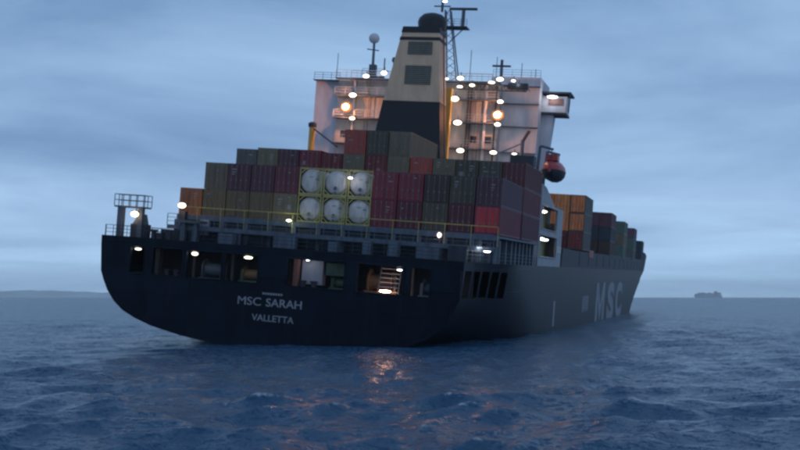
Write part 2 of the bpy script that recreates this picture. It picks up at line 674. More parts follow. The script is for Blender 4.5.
# transom with real openings into the lit mooring deck
OPEN = [(-15.0, -13.4), (-12.6, -9.35), (-9.0, -5.25), (-4.95, -1.5), (1.4, 7.1), (8.3, 12.8), (13.4, 15.3)]
ZB, ZT = 4.1, 6.75
mb = MB()
prof = [p for p in ROW0 if p[1] <= ZB + 1e-6]
low = [(x, 0.0, z) for x, z in prof] + [(-x, 0.0, z) for x, z in reversed(prof[:-1])]
n = len(low)
mb.raw(low + [(x, 0.35, z) for x, y, z in low], [tuple(range(n)), tuple(range(2 * n - 1, n - 1, -1))] +
       [(i, (i + 1) % n, (i + 1) % n + n, i + n) for i in range(n)])
mb.hexa([(-18.28, 0, ZT), (18.28, 0, ZT), (18.28, 0.35, ZT), (-18.28, 0.35, ZT)],
        [(-18.3, 0, DK), (18.3, 0, DK), (18.3, 0.35, DK), (-18.3, 0.35, DK)])
edges = [-18.05] + [e for p in OPEN for e in p] + [18.05]
for a, b in zip(edges[0::2], edges[1::2]):
    mb.box(a, b, 0.0, 0.35, ZB, ZT)
mb.build('transom', HULL, ship)
# rolled plate rims round the openings
for a, b in OPEN:
    m2 = MB()
    for p, q in (((a, ZB), (b, ZB)), ((b, ZB), (b, ZT)), ((b, ZT), (a, ZT)), ((a, ZT), (a, ZB))):
        m2.tube((p[0], -0.04, p[1]), (q[0], -0.04, q[1]), 0.07, 6)
    m2.build('opening_rim', HULL, ship)

# mooring deck seen through the openings
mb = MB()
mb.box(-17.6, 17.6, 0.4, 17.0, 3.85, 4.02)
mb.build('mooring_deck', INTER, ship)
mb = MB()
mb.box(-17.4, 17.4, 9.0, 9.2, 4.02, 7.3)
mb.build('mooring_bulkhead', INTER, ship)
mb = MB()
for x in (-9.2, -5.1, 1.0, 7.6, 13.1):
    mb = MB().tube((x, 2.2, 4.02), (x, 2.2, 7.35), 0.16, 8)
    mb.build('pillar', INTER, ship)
# deck plating
vs = []
for s in ST:
    x, y, z = hull_pt(0, s)
    vs += [(-x + 0.02, y, DK - 0.005), (x - 0.02, y, DK - 0.005)]
mb = MB().raw(vs, [(2 * i, 2 * i + 1, 2 * i + 3, 2 * i + 2) for i in range(len(ST) - 1)])
mb.build('deck', DECKM, ship)


def winch(x, y, z, w, r, mat, drum):
    o = MB()
    o.box(x - w / 2 - 0.25, x - w / 2, y - 0.5, y + 0.5, z, z + r * 1.5)
    o.box(x + w / 2, x + w / 2 + 0.25, y - 0.5, y + 0.5, z, z + r * 1.5)
    o.box(x - w / 2 - 0.4, x + w / 2 + 0.4, y - 0.7, y + 0.7, z, z + 0.18)
    f = o.build('winch', mat, ship)
    MB().lathe([(r, -w / 2 + 0.02), (r, -w / 2 + 0.1), (r * 0.62, -w / 2 + 0.12), (r * 0.66, 0), (r * 0.62, w / 2 - 0.12),
                (r, w / 2 - 0.1), (r, w / 2 - 0.02)], (x, y, z + r * 0.95), 'X', 20).build('drum', drum, f, True)


winch(-7.0, 2.6, 4.02, 2.2, 1.0, INTER, STEEL)
winch(-3.2, 2.8, 4.02, 1.6, 0.8, GREENP, BRONZE)
winch(10.0, 2.8, 4.02, 2.4, 1.15, BRONZE, BRONZE)
winch(14.6, 2.8, 4.02, 1.1, 0.85, STEEL, STEEL)
winch(5.9, 3.2, 4.02, 1.5, 0.7, GREENP, GREENP)
MB().box(2.2, 4.3, 1.9, 2.8, 4.35, 6.62).build('switchboard', CABW, ship)
MB().box(1.55, 2.05, 1.3, 1.8, 4.02, 6.7).build('vent_pipe', PINKP, ship)
MB().box(4.55, 6.6, 2.1, 2.7, 5.35, 6.5).build('locker', GREENP, ship)
MB().box(-13.0, -12.6, 1.4, 2.2, 4.02, 6.6).build('ladder_trunk', INTER, ship)
for k, (x, zz) in enumerate(((-11.6, 5.9), (-10.6, 5.6), (-5.7, 5.0), (2.6, 4.3), (3.7, 4.3))):
    MB().lathe([(0.28, 0), (0.28, 0.5), (0.36, 0.55), (0.36, 0.68), (0.1, 0.7)], (x, 1.3, 4.02), 'Z', 12).build('bollard', STEELD, ship, True)
# lit rungs of an inclined ladder behind the second opening from starboard
lad = MB().bar((10.05, 1.25, 4.05), (10.05, 2.0, 6.6), 0.08).build('inclined_ladder', STEEL, ship)
MB().bar((12.0, 1.25, 4.05), (12.0, 2.0, 6.6), 0.08).build('stringer', STEEL, lad)
for k in range(6):
    z = 4.25 + 0.42 * k
    MB().box(10.1, 11.95, 1.2 + 0.3 * (z - 4.05), 1.45 + 0.3 * (z - 4.05), z, z + 0.07).build('tread', CABW, lad)

# ---- floodlights: housing > lens (+ its lamp light)
lens_mesh = {}


def flood(x, y, z, kind='white', w=0.85, h=0.45, power=60, face=-1, lift=True):
    mat = {'white': L_WHITE, 'warm': L_WARM, 'warm2': L_WARM2, 'cool': L_COOL, 'green': L_GREEN, 'pink': L_PINK, 'low': L_WARM3}[kind]
    hb = MB().box(-w * 0.5, w * 0.5, 0.02, 0.34, h * 0.30, h * 0.62)
    hb.bar((0, 0.2, h * 0.6), (0, 0.2, h * 0.6 + (0.5 if lift else 0.15)), 0.08)
    o = hb.build('floodlight', STEELD, ship)
    o.location = (x, y, z)
    le = MB().ellipsoid((0, -0.1, 0), w * 0.5, 0.16, h * 0.5, 12, 8).build('lens', mat, o, True)
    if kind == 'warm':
        MB().ellipsoid((0, 0.1, 0), w * 0.74, 0.1, h * 0.78, 16, 10).build('halo_disc', L_HALO, o, True)  # added glowing disc, the lamp's halo given a shape
    if power:
        col = {'white': (1, .9, .72), 'warm': (1, .38, .16), 'warm2': (1, .7, .42), 'cool': (.95, .98, 1), 'green': (.95, 1, .6), 'pink': (1, .75, .65), 'low': (1, .6, .35)}[kind]
        ld = bpy.data.lights.new('lamp_light', 'POINT')
        ld.energy = power
        ld.color = col
        ld.shadow_soft_size = 0.25
        lo = bpy.data.objects.new('lamp_light', ld)
        C.objects.link(lo)
        lo.parent = o
        lo.location = (0, -0.55, -0.05)
    return o


# mooring deck lamps
flood(-14.55, 0.75, 6.45, 'white', 0.75, 0.2, 16, lift=False)
flood(-8.45, 0.75, 6.42, 'white', 0.7, 0.34, 12, lift=False)
flood(-2.85, 0.75, 6.45, 'green', 0.85, 0.22, 14, lift=False)
flood(12.15, 0.8, 6.4, 'cool', 0.5, 0.12, 12, lift=False)
flood(11.0, 0.45, 4.35, 'low', 1.05, 0.16, 30, lift=False)
flood(3.0, 1.2, 6.62, 'cool', 0.3, 0.06, 22, lift=False)

# ---- lettering
def text_mesh(body, name, mat, x0, x1, z0, z1, depth=0.05, bold=0.02):
    cu = bpy.data.curves.new(name, 'FONT')
    cu.body = body
    cu.extrude = 0.5
    cu.offset = bold
    cu.resolution_u = 4
    t = bpy.data.objects.new('tmp', cu)
    C.objects.link(t)
    dg = bpy.context.evaluated_depsgraph_get()
    dg.update()
    me = bpy.data.meshes.new_from_object(t.evaluated_get(dg))
    bpy.data.objects.remove(t)
    bpy.data.curves.remove(cu)
    co = np.zeros(len(me.vertices) * 3, dtype=np.float32)
    me.vertices.foreach_get('co', co)
    co = co.reshape(-1, 3)
    mn, mxx = co.min(0), co.max(0)
    u = (co[:, 0] - mn[0]) / (mxx[0] - mn[0])
    v = (co[:, 1] - mn[1]) / (mxx[1] - mn[1])
    w = (co[:, 2] - mn[2]) / (mxx[2] - mn[2])
    U = x0 + u * (x1 - x0)
    V = z0 + v * (z1 - z0)
    me.materials.clear()
    me.materials.append(mat)
    me.name = name
    return me, U, V, w * depth


def put_text(body, name, mat, x0, x1, z0, z1, side=False, xs=20.0, bold=0.02):
    me, U, V, D = text_mesh(body, name, mat, x0, x1, z0, z1, bold=bold)
    co = np.stack([xs - 0.01 + D, U, V], 1) if side else np.stack([U, -D + 0.0, V], 1)
    me.vertices.foreach_set('co', co.astype(np.float32).ravel())
    me.update()
    return link(name, me, ship)


put_text('MSC', 'ship_name', LETTER, -3.3, -0.95, 2.02, 2.78, bold=0.0)
put_text('SARAH', 'ship_name', LETTER, -0.42, 3.15, 2.02, 2.78, bold=0.006)
put_text('VALLETTA', 'home_port', LETTER, -1.75, 2.45, 0.62, 1.22, bold=0.0)
mb = MB()
for k in range(8):
    mb.box(-0.85 + k * 0.26, -0.85 + k * 0.26 + 0.17, -0.04, 0.0, 3.12, 3.3)
mb.build('welded_mark', LETTER, ship)
mb = MB()
M0, M1, MZ0, MZ1, MW = 112.0, 131.0, -3.6, 5.0, 4.4
def slab(p):
    mb.raw([(19.985, y, z) for y, z in p] + [(20.04, y, z) for y, z in p],
           [(0, 1, 2, 3), (7, 6, 5, 4)] + [(i, (i + 1) % 4, (i + 1) % 4 + 4, i + 4) for i in range(4)])
slab([(M0, MZ0), (M0 + MW, MZ0), (M0 + MW, MZ1), (M0, MZ1)])
slab([(M1 - MW, MZ0), (M1, MZ0), (M1, MZ1), (M1 - MW, MZ1)])
slab([(M0 + MW, MZ1), (M0 + MW, MZ1 - 3.4), ((M0 + M1) / 2, MZ0 + 0.6), ((M0 + M1) / 2, MZ0 + 4.2)])
slab([(M1 - MW, MZ1), (M1 - MW, MZ1 - 3.4), ((M0 + M1) / 2, MZ0 + 0.6), ((M0 + M1) / 2, MZ0 + 4.2)])
mb.build('side_letter', LETTERB, ship)
put_text('S', 'side_letter', LETTERB, 138, 156, -3.6, 4.9, side=True, bold=0.05)
put_text('C', 'side_letter', LETTERB, 161, 181, -3.8, 4.8, side=True, bold=0.05)
MB().box(19.97, 20.03, 50.6, 52.4, -0.4, 3.0).build('pale_mark', LETTERB, ship)  # pale upright rectangle on the side plating
mb = MB()
for k in range(7):
    mb.box(19.97, 20.03, 88 + k * 1.4, 88.9 + k * 1.4, 0.2 + (k % 2) * 0.4, 2.9)
mb.build('pale_bars', LETTERB, ship)  # row of pale bars on the side plating

# ---- aft deck: rail, gantry platforms, lashing platform, coaming
railing(ship, [(-18.1, 0.3, DK), (18.2, 0.3, DK)], 1.05, 1.5, STEELD, 0.03)
railing(ship, [(-18.1, 0.4, DK), (-19.6, 14, DK), (-19.8, 34, DK)], 1.05, 1.8, STEELD, 0.03)


def platform(x0, x1, y0, y1, zf, zr, legs, mat=STEEL):
    p = MB().box(x0, x1, y0, y1, zf - 0.16, zf).build('work_platform', mat, ship)
    for (lx, ly, w) in legs:
        MB().box(lx - w / 2, lx + w / 2, ly, ly + 0.5, DK, zf - 0.16).build('leg', STEEL, p)
    mb = MB()
    pts = [(x0, y0), (x1, y0), (x1, y1), (x0, y1), (x0, y0)]
    for (ax, ay), (bx, by) in zip(pts[:-1], pts[1:]):
        nn = max(1, int(round(math.hypot(bx - ax, by - ay) / 0.9)))
        for i in range(nn):
            t = i / nn
            mb.bar((ax + (bx - ax) * t, ay + (by - ay) * t, zf), (ax + (bx - ax) * t, ay + (by - ay) * t, zr), 0.06)
        for k in (0.5, 1.0):
            z = zf + (zr - zf) * k
            mb.bar((ax, ay, z), (bx, by, z), 0.06)
    mb.build('guard_rail', STEEL, p)
    return p


platform(-17.7, -14.5, 0.9, 2.6, 10.62, 11.75, [(-17.05, 1.0, 0.62), (-14.85, 1.0, 0.5)])
MB().box(-15.9, -14.3, 1.2, 2.4, DK, 8.9).build('winch_housing', STEELD, ship)
MB().hexa([(-15.7, 1.2, 8.9), (-14.5, 1.2, 8.9), (-14.5, 2.3, 8.9), (-15.7, 2.3, 8.9)],
          [(-15.2, 1.4, 9.9), (-14.6, 1.4, 9.9), (-14.6, 2.0, 9.9), (-15.2, 2.0, 9.9)]).build('fairlead_post', STEEL, ship)
flood(-15.35, 0.95, 9.85, 'warm2', 0.85, 0.55, 50)
platform(-11.5, -8.9, 2.2, 3.8, 9.55, 9.6, [(-10.95, 2.6, 0.5), (-9.6, 2.6, 0.35)])
MB().box(-11.3, -10.7, 2.4, 3.0, 9.6, 10.5).build('lamp_post', STEELD, ship)
flood(-11.0, 2.3, 11.05, 'warm2', 0.85, 0.5, 60)
MB().box(-9.9, -9.0, 4.3, 4.7, 8.3, 9.9).build('control_cabinet', CABW, ship)
for x, w, h in ((-13.6, 0.6, 0.9), (-12.9, 0.8, 0.6), (-12.0, 0.7, 1.0)):
    MB().lathe([(w * .45, 0), (w * .45, h * .7), (w * .6, h * .75), (w * .6, h), (0.05, h)], (x, 1.8, DK), 'Z', 12).build('mooring_bitt', STEELD, ship, True)
MB().box(-13.5, -11.5, 3.0, 4.4, DK, 8.6).build('rope_bin', STEELD, ship)

# hatch coaming / pedestal zone under the two aft bays
MB().box(-12.6, 17.6, 5.1, 31.0, DK, 10.2).build('hatch_coaming', STEELD, ship)
lash = MB().box(-12.9, 20.3, 3.0, 4.6, 9.0, 9.12).build('lashing_platform', STEEL, ship)
railing(lash, [(-12.9, 3.05, 9.12), (20.25, 3.05, 9.12)], 1.1, 1.3, STEEL, 0.035, 'guard_rail')
MB().box(-12.9, 20.3, 3.02, 3.22, 8.72, 8.99).build('edge_beam', STEEL, lash)
MB().box(-12.7, 20.4, 4.62, 5.05, 9.75, 10.26).build('support_girder', STEEL, ship)
for k in range(-5, 9):
    x = k * 2.55
    MB().box(x - 0.19, x + 0.19, 4.66, 5.0, DK, 9.74).build('pedestal', STEEL, ship)
    if k % 2 == 0:
        MB().box(x - 0.13, x + 0.13, 3.25, 3.5, DK, 8.99).build('column', STEEL, ship)
for (a, b, h) in ((-6.8, -5.2, 1.0), (-1.0, 1.2, 1.2), (4.6, 5.5, 0.95), (8.0, 8.8, 1.25), (10.6, 11.4, 1.3), (13.2, 15.4, 1.1)):
    MB().box(a, b, 2.0, 2.9, DK, DK + h).build('deck_locker', STEEL, ship)
yr = MB()
yr.bar((-12.0, 4.1, 11.02), (20.3, 4.1, 11.02), 0.07)
for k in range(-4, 9):
    yr.bar((k * 2.55, 4.1, 9.12), (k * 2.55, 4.1, 11.02), 0.05)
yr.build('lashing_rail', YRAIL, ship)
flood(-0.25, 3.9, 10.3, 'green', 0.55, 0.24, 35)
flood(15.0, 3.5, 9.9, 'pink', 0.4, 0.5, 25)
# outboard pillars along the starboard side
for i in range(11):
    y = 5.6 + i * 2.5
    x = hull_pt(0, y)[0] - 0.45
    MB().box(x - 0.3, x + 0.3, y - 0.32, y + 0.32, DK, 10.2).build('side_pillar', STEEL, ship)
MB().box(17.7, 20.4, 5.1, 31.0, 10.0, 10.2).build('side_girder', STEEL, ship)
railing(ship, [(18.3, 0.5, DK), (19.75, 14, DK), (19.9, 33, DK)], 1.05, 1.8, STEEL, 0.03)
flood(18.9, 3.4, 8.95, 'cool', 0.55, 0.26, 20)
flood(19.3, 5.2, 8.75, 'cool', 0.7, 0.28, 20)
# open lookout box seen left of the pillars
MB().box(16.2, 18.0, 2.2, 2.8, DK, 9.0).build('aft_locker', STEELD, ship)

# raised bulwark forward of the house
ST2 = [56, 57.2, 64, 80, 110, 140, 170, 200] + [200 + 100 * k / 20 for k in range(1, 20)]
for side in (1, -1):
    vs, fs = [], []
    for s in ST2:
        x, y, z = hull_pt(0, s)
        top = 7.65 if s == 56 else 10.2 + 0.9 * smooth((y - 60) / 160) + 3.2 * smooth((y - 268) / 26)
        fl = 0.55 * smooth((y - 255) / 30)
        vs += [(side * (x + 0.0), y, DK), (side * (x + fl * 1.2), y, top), (side * (x + fl * 1.2 - 0.25), y, top), (side * (x - 0.25), y, DK)]
    for a in range(len(ST2) - 1):
        for j in range(3):
            p = a * 4 + j
            fs.append((p, p + 4, p + 5, p + 1))
    MB().raw(vs, fs).build('bulwark', paint('bulwark_paint', (0.022, 0.026, 0.038), 0.6, 0.4, 0.4, rust=0.2), ship)
MB().box(-18.0, 18.5, 60, 218, DK, 10.45).build('hatch_covers', STEELD, ship)
MB().box(-18.0, 18.5, 218, 276, DK, 11.15).build('fore_hatch_covers', STEELD, ship)
for y in [79 + 14.5 * i for i in range(14)]:
    MB().box(19.95, 20.06, y, y + 0.5, 8.0, 10.1).build('bulwark_stay', STEELD, ship)
MB().box(18.9, 20.08, 93.5, 101.0, 9.5, 10.75).build('vent_housing', RED, ship)

# ---- lower house and side wall with its openings
mb = MB()
holes = [(34.2, 48.5, 12.1, 15.0), (34.2, 49.5, 8.7, 11.4)]
holes_panel(33.6, 55.0, DK, 15.3, holes, lambda a, b, c, d: mb.box(19.75, 19.97, a, b, c, d))
mb.hexa([(19.75, 33.6, 15.31), (19.97, 33.6, 15.31), (19.97, 46.0, 15.31), (19.75, 46.0, 15.31)],
        [(19.75, 33.6, 17.4), (19.97, 33.6, 17.4), (19.97, 37.0, 17.2), (19.75, 37.0, 17.2)])
GREYW = paint('house_grey_white', (0.36, 0.37, 0.40), 0.6, 0.35, 0.5, rust=0.25)
sw = mb.build('house_side_wall', GREYW, ship)
MB().box(18.2, 18.3, 34.0, 54.6, 8.0, 15.2).build('inner_bulkhead', OLIVEW, sw)
for a, b, c, d in holes:
    m2 = MB()
    for p, q in (((a, c), (b, c)), ((b, c), (b, d)), ((b, d), (a, d)), ((a, d), (a, c))):
        m2.tube((20.0, p[0], p[1]), (20.0, q[0], q[1]), 0.09, 6)
    m2.build('opening_rim', GREYW, sw)
house = MB().box(-19.7, 18.1, 33.8, 55.0, DK, 15.29).build('lower_house', WHITE, ship)
MB().box(18.12, 19.74, 33.62, 33.8, DK, 15.29).build('house_end_wall', WHITE, ship)
MB().box(18.32, 19.74, 33.85, 54.8, 11.6, 11.8).build('side_deck', STEEL, ship)
MB().box(-19.9, 19.74, 33.5, 56.2, 15.3, 15.5).build('boat_deck', STEEL, ship)
MB().box(-16.0, 17.5, 34.0, 56.0, 15.51, 17.6).build('house_base', WHITE, ship)
for i in range(3):
    MB().box(19.98, 20.04, 50.2 + i * 1.5, 50.9 + i * 1.5, 9.4, 10.4).build('side_window', GLASS, sw)
MB().box(-19.6, 19.6, 55.1, 57.0, DK, 13.5).build('forward_house', WHITE, ship)
flood(19.5, 38.6, 14.3, 'white', 1.1, 0.32, 160)
flood(19.5, 37.6, 10.95, 'cool', 1.1, 0.24, 60)
flood(19.5, 41.6, 10.9, 'cool', 1.0, 0.22, 40)
flood(18.2, 37.2, 14.9, 'green', 0.5, 0.25, 60)

# ---- accommodation tower
MAIN_Y, CAS_Y = 49.2, 47.4
acc = MB().box(-15.4, 16.4, MAIN_Y, 60.0, 17.62, 31.3).build('accommodation_block', WHITE, ship)
cas = MB().box(-11.4, 11.4, CAS_Y, MAIN_Y - 0.01, 17.62, 31.25).build('engine_casing', paint('casing_paint', (0.42, 0.39, 0.38), 0.6, 0.35, 0.5, rust=0.3), ship)
MB().box(9.8, 16.39, MAIN_Y + 0.4, 58.0, 31.31, 32.75).build('chart_house', WHITE, ship)
MB().box(-11.0, 9.6, MAIN_Y + 2, 58.0, 31.31, 32.3).build('wheelhouse_top', WHITE, ship)
for z in (22.35, 25.85, 28.95, 31.3):
    w = MB()
    w.box(-11.5, 11.5, CAS_Y - 1.3, CAS_Y - 0.02, z, z + 0.12)
    wk = w.build('walkway', STEEL, ship)
    railing(wk, [(-11.45, CAS_Y - 1.25, z + 0.12), (11.45, CAS_Y - 1.25, z + 0.12)], 1.05, 1.5, WHITE, 0.03, 'guard_rail')
    m2 = MB()
    MB().box(11.6, 16.5, MAIN_Y - 0.5, MAIN_Y - 0.02, z, z + 0.1).build('deck_edge', STEEL if z < 31 else STEELD, ship)
    m2.box(-15.5, -11.6, MAIN_Y - 1.0, MAIN_Y - 0.02, z, z + 0.1)
    if z > 31:
        dk = m2.build('deck_edge', STEELD, ship)
        railing(dk, [(-15.4, MAIN_Y - 0.9, z + 0.1), (-11.6, MAIN_Y - 0.9, z + 0.1)], 1.0, 1.1, STEEL, 0.03, 'guard_rail')
for z in (19.4, 23.3):
    for x in (-10.2, -7.6, 8.2, 10.2):
        f = MB().box(x - 0.42, x + 0.42, CAS_Y - 0.06, CAS_Y - 0.004, z, z + 0.95).build('window', STEELD, ship)
        MB().box(x - 0.34, x + 0.34, CAS_Y - 0.09, CAS_Y - 0.062, z + 0.08, z + 0.87).build('pane', GLASS, f)
# cable trunks, pipes and ladders on the casing
for x, r_ in ((7.2, 0.12), (7.6, 0.12), (9.6, 0.2), (-8.9, 0.18), (-3.2, 0.15), (11.0, 0.1)):
    MB().tube((x, CAS_Y - 0.3, 17.6), (x, CAS_Y - 0.3, 31.2), r_, 8).build('pipe', WHITE if r_ > 0.13 else STEELD, ship, True)
for x in (8.6, -6.9):
    lb = MB()
    lb.bar((x - 0.25, CAS_Y - 0.5, 17.7), (x - 0.25, CAS_Y - 0.5, 31.3), 0.06)
    lb.bar((x + 0.25, CAS_Y - 0.5, 17.7), (x + 0.25, CAS_Y - 0.5, 31.3), 0.06)
    for i in range(40):
        lb.bar((x - 0.25, CAS_Y - 0.5, 17.9 + i * 0.33), (x + 0.25, CAS_Y - 0.5, 17.9 + i * 0.33), 0.04)
    lb.build('wall_ladder', STEEL, ship)
# dark lamp girder under the top deck on the starboard half
gd = MB()
for z in (30.25, 31.0):
    gd.bar((6.0, CAS_Y - 1.5, z), (15.2, CAS_Y - 1.5, z), 0.14)
for i in range(12):
    x = 6.0 + i * 0.8
    gd.bar((x, CAS_Y - 1.5, 30.25), (x + 0.4, CAS_Y - 1.5, 31.0), 0.08)
    gd.bar((x + 0.4, CAS_Y - 1.5, 31.0), (x + 0.8, CAS_Y - 1.5, 30.25), 0.08)
gd.bar((6.0, CAS_Y, 30.6), (6.0, CAS_Y - 1.5, 30.6), 0.12)
gd.bar((11.0, CAS_Y, 30.6), (11.0, CAS_Y - 1.5, 30.6), 0.12)
gd.build('lamp_girder', STEELD, ship)
MB().box(12.8, 15.4, CAS_Y - 2.2, CAS_Y - 1.6, 30.35, 31.2).build('lamp_bracket', STEELD, ship)

for (x, z, k, w, h, p) in (
        (-6.9, 31.6, 'white', 1.15, 0.6, 90), (-4.4, 32.1, 'white', 1.15, 0.75, 90), (-8.6, 28.95, 'white', 1.15, 0.62, 90),
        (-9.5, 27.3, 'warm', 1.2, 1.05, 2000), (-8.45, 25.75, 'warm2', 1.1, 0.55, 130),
        (4.25, 31.55, 'white', 1.0, 0.3, 30), (6.25, 31.7, 'white', 1.1, 0.65, 80), (6.25, 30.55, 'white', 1.1, 0.4, 60),
        (7.9, 30.8, 'white', 0.9, 0.42, 60), (10.5, 31.25, 'white', 1.3, 0.42, 60), (11.6, 31.7, 'white', 1.15, 0.6, 80),
        (13.4, 31.55, 'white', 0.8, 0.45, 40), (14.1, 31.05, 'cool', 0.7, 0.45, 40),
        (4.25, 28.85, 'white', 1.0, 0.25, 30), (5.7, 28.9, 'white', 1.15, 0.72, 90), (11.85, 28.75, 'white', 1.1, 0.6, 90),
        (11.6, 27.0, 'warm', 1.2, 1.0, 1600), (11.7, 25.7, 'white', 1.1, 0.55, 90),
        (4.5, 25.7, 'white', 1.0, 0.25, 30), (6.3, 25.75, 'white', 1.15, 0.65, 90),
        (6.95, 22.05, 'white', 1.15, 0.65, 90), (11.4, 22.0, 'white', 1.15, 0.55, 90),
        (14.2, 21.95, 'white', 0.7, 0.22, 30), (4.85, 21.95, 'warm2', 0.9, 0.28, 60)):
    q = random.uniform(0.7, 1.0) if k != 'warm' else 0.9
    flood(x, CAS_Y - 1.75, z, k, w * q, h * q, p * (0.45 if k != 'warm' else 0.9))

# bridge wings
for side in (1, -1):
    xa, xb = (16.42, 19.8) if side > 0 else (-15.9, -15.42)
    wg = MB().box(xa, xb, 51.5, 55.5, 28.15, 28.42).build('bridge_wing', STEELD, ship)
    if side > 0:
        MB().hexa([(xa, 51.6, 28.43), (xb - 0.1, 51.6, 28.43), (xb - 0.1, 55.4, 28.43), (xa, 55.4, 28.43)],
                  [(xa, 51.6, 30.6), (xb, 51.6, 30.6), (xb, 55.4, 30.6), (xa, 55.4, 30.6)]).build('wing_cab', WHITE, wg)
        MB().box(xa, xb + 0.5, 51.3, 55.7, 30.95, 31.2).build('wing_roof', STEELD, wg)
        MB().bar((xb + 0.3, 51.5, 28.43), (xb + 0.4, 51.5, 30.95), 0.16).build('wing_post', STEELD, wg)
        MB().box(xa + 0.9, xb - 0.5, 51.5, 51.58, 29.4, 30.3).build('wing_window', PINKP, wg)
        MB().hexa([(xa, 52.2, 20.5), (xa + 0.9, 52.2, 20.5), (xa + 0.9, 54.5, 20.5), (xa, 54.5, 20.5)],
                  [(xa, 52.2, 28.14), (xa + 1.6, 52.2, 28.14), (xa + 1.6, 54.5, 28.14), (xa, 54.5, 28.14)]).build('wing_support', WHITE, wg)
flood(17.9, 51.0, 30.4, 'cool', 1.4, 0.35, 90)

# yellow post right of the funnel, small cranes
MB().box(4.35, 5.5, CAS_Y - 3.2, CAS_Y - 2.4, 17.6, 30.1).build('crane_post', YELLOW, ship)
cp = MB().tube((-13.75, 44.6, 17.6), (-13.75, 44.6, 24.2), 0.42, 12).build('crane_post', YELLOW, ship, True)
MB().lathe([(0.55, 0), (0.6, 0.5), (0.3, 0.7)], (-13.75, 44.6, 24.2), 'Z', 12).build('crane_head', STEELD, cp, True)
MB().bar((-13.5, 44.4, 24.0), (-9.8, 44.2, 21.6), 0.18).build('jib', STEELD, cp)
cp = MB().tube((15.2, 45.5, 17.6), (15.2, 45.5, 23.8), 0.24, 10).build('stores_crane', STEEL, ship, True)
MB().bar((15.2, 45.5, 23.6), (16.0, 45.2, 25.0), 0.3).build('crane_head', STEELD, cp)
MB().bar((15.2, 45.5, 23.4), (12.2, 45.2, 21.9), 0.14).build('jib', STEEL, cp)
MB().box(13.9, 17.0, 44.4, 46.6, 20.4, 21.7).build('stores_locker', STEELD, ship)

# ---- funnel
FY0, FY1 = 35.0, 38.4


def fx(z):   # left and right edge of the aft face at height z
    t = (z - 17.6) / (36.2 - 17.6)
    return -2.7 + 3.65 * t ** 1.15, 7.0 - 1.45 * t


def fseg(z0, z1, grow=0.0):
    a0, b0 = fx(z0)
    a1, b1 = fx(z1)
    g = grow
    return MB().hexa([(a0 - g, FY0 - g, z0), (b0 + g, FY0 - g, z0), (b0 + g, FY1 + g, z0), (a0 - g, FY1 + g, z0)],
                     [(a1 - g, FY0 - g, z1), (b1 + g, FY0 - g, z1), (b1 + g, FY1 + g, z1), (a1 - g, FY1 + g, z1)])


fun = fseg(26.9, 34.55).build('funnel', CREAM, ship)
fseg(17.6, 26.9, 0.004).build('black_base', BLACK, fun)
fseg(34.55, 34.95, 0.06).build('dark_band', BLACK, fun)
fseg(34.95, 35.5, 0.0).build('cream_band', CREAM, fun)
fseg(35.5, 36.25, 0.08).build('black_rim', BLACK, fun)
# exhaust dome
MB().lathe([(1.75, 0), (1.85, 0.9), (1.7, 1.4), (1.25, 1.85), (0.6, 2.05), (0.05, 2.1)], (4.15, 36.8, 36.25), 'Z', 20).build('exhaust_hood', BLACK, fun, True)
for x in (2.9, 4.1, 5.2):
    MB().tube((x, 37.9, 36.25), (x, 37.9, 37.6), 0.3, 12).build('exhaust_pipe', BLACK, fun, True)
for (x0, x1, z0, z1, nsl) in ((1.7, 4.85, 32.75, 34.4, 7), (1.55, 4.9, 29.0, 31.4, 10)):
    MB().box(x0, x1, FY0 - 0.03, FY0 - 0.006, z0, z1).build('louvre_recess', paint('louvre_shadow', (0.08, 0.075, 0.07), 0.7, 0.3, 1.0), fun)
    for i in range(nsl):
        z = z0 + (i + 0.3) * (z1 - z0) / nsl
        MB().hexa([(x0, FY0 - 0.18, z), (x1, FY0 - 0.18, z), (x1, FY0 - 0.035, z + 0.05), (x0, FY0 - 0.035, z + 0.05)],
                  [(x0, FY0 - 0.18, z + 0.06), (x1, FY0 - 0.18, z + 0.06), (x1, FY0 - 0.035, z + 0.13), (x0, FY0 - 0.035, z + 0.13)]
                  ).build('louvre', paint('louvre_grey', (0.26, 0.24, 0.20), 0.6, 0.3, 1.0), fun)
lb = MB()
for s_ in (0, 0.5):
    lb.bar((7.25, 36.0 + s_, 17.7), (5.85, 36.0 + s_, 35.5), 0.07)
for i in range(52):
    t = i / 52
    lb.bar((7.2 - 1.35 * t, 36.0, 17.8 + 17.7 * t), (7.2 - 1.35 * t, 36.5, 17.8 + 17.7 * t), 0.05)
lb.build('funnel_ladder', STEELD, fun)

# ---- main mast with radar scanner
MY = 55.0
mast = MB()
for dx_, dy_ in ((-0.6, -0.6), (0.6, -0.6), (0.6, 0.6), (-0.6, 0.6)):
    mast.bar((2.9 + dx_ * 1.5, MY + dy_ * 1.5, 32.2), (1.6 + dx_ * 0.6, MY + dy_ * 0.6, 42.9), 0.16)
for i in range(10):
    t0, t1 = i / 10, (i + 1) / 10
    for sgn in (1, -1):
        w0, w1 = 0.9 - 0.54 * t0, 0.9 - 0.54 * t1
        mast.bar((2.9 - 1.3 * t0 + sgn * w0, MY - 0.6, 32.2 + 10.7 * t0), (2.9 - 1.3 * t1 - sgn * w1, MY - 0.6, 32.2 + 10.7 * t1), 0.07)
mm = mast.build('main_mast', STEEL, ship)
MB().box(1.0, 4.7, MY - 1.2, MY + 1.0, 40.3, 40.45).build('mast_platform', STEELD, mm)
MB().bar((2.2, MY - 0.4, 38.3), (4.2, MY - 0.4, 40.3), 0.12).build('platform_brace', STEELD, mm)
MB().tube((3.95, MY - 0.4, 40.45), (3.95, MY - 0.4, 42.9), 0.26, 8).build('scanner_post', STEEL, mm, True)
MB().box(1.9, 5.9, MY - 0.6, MY - 0.2, 42.9, 43.2).build('radar_scanner', STEELD, mm)
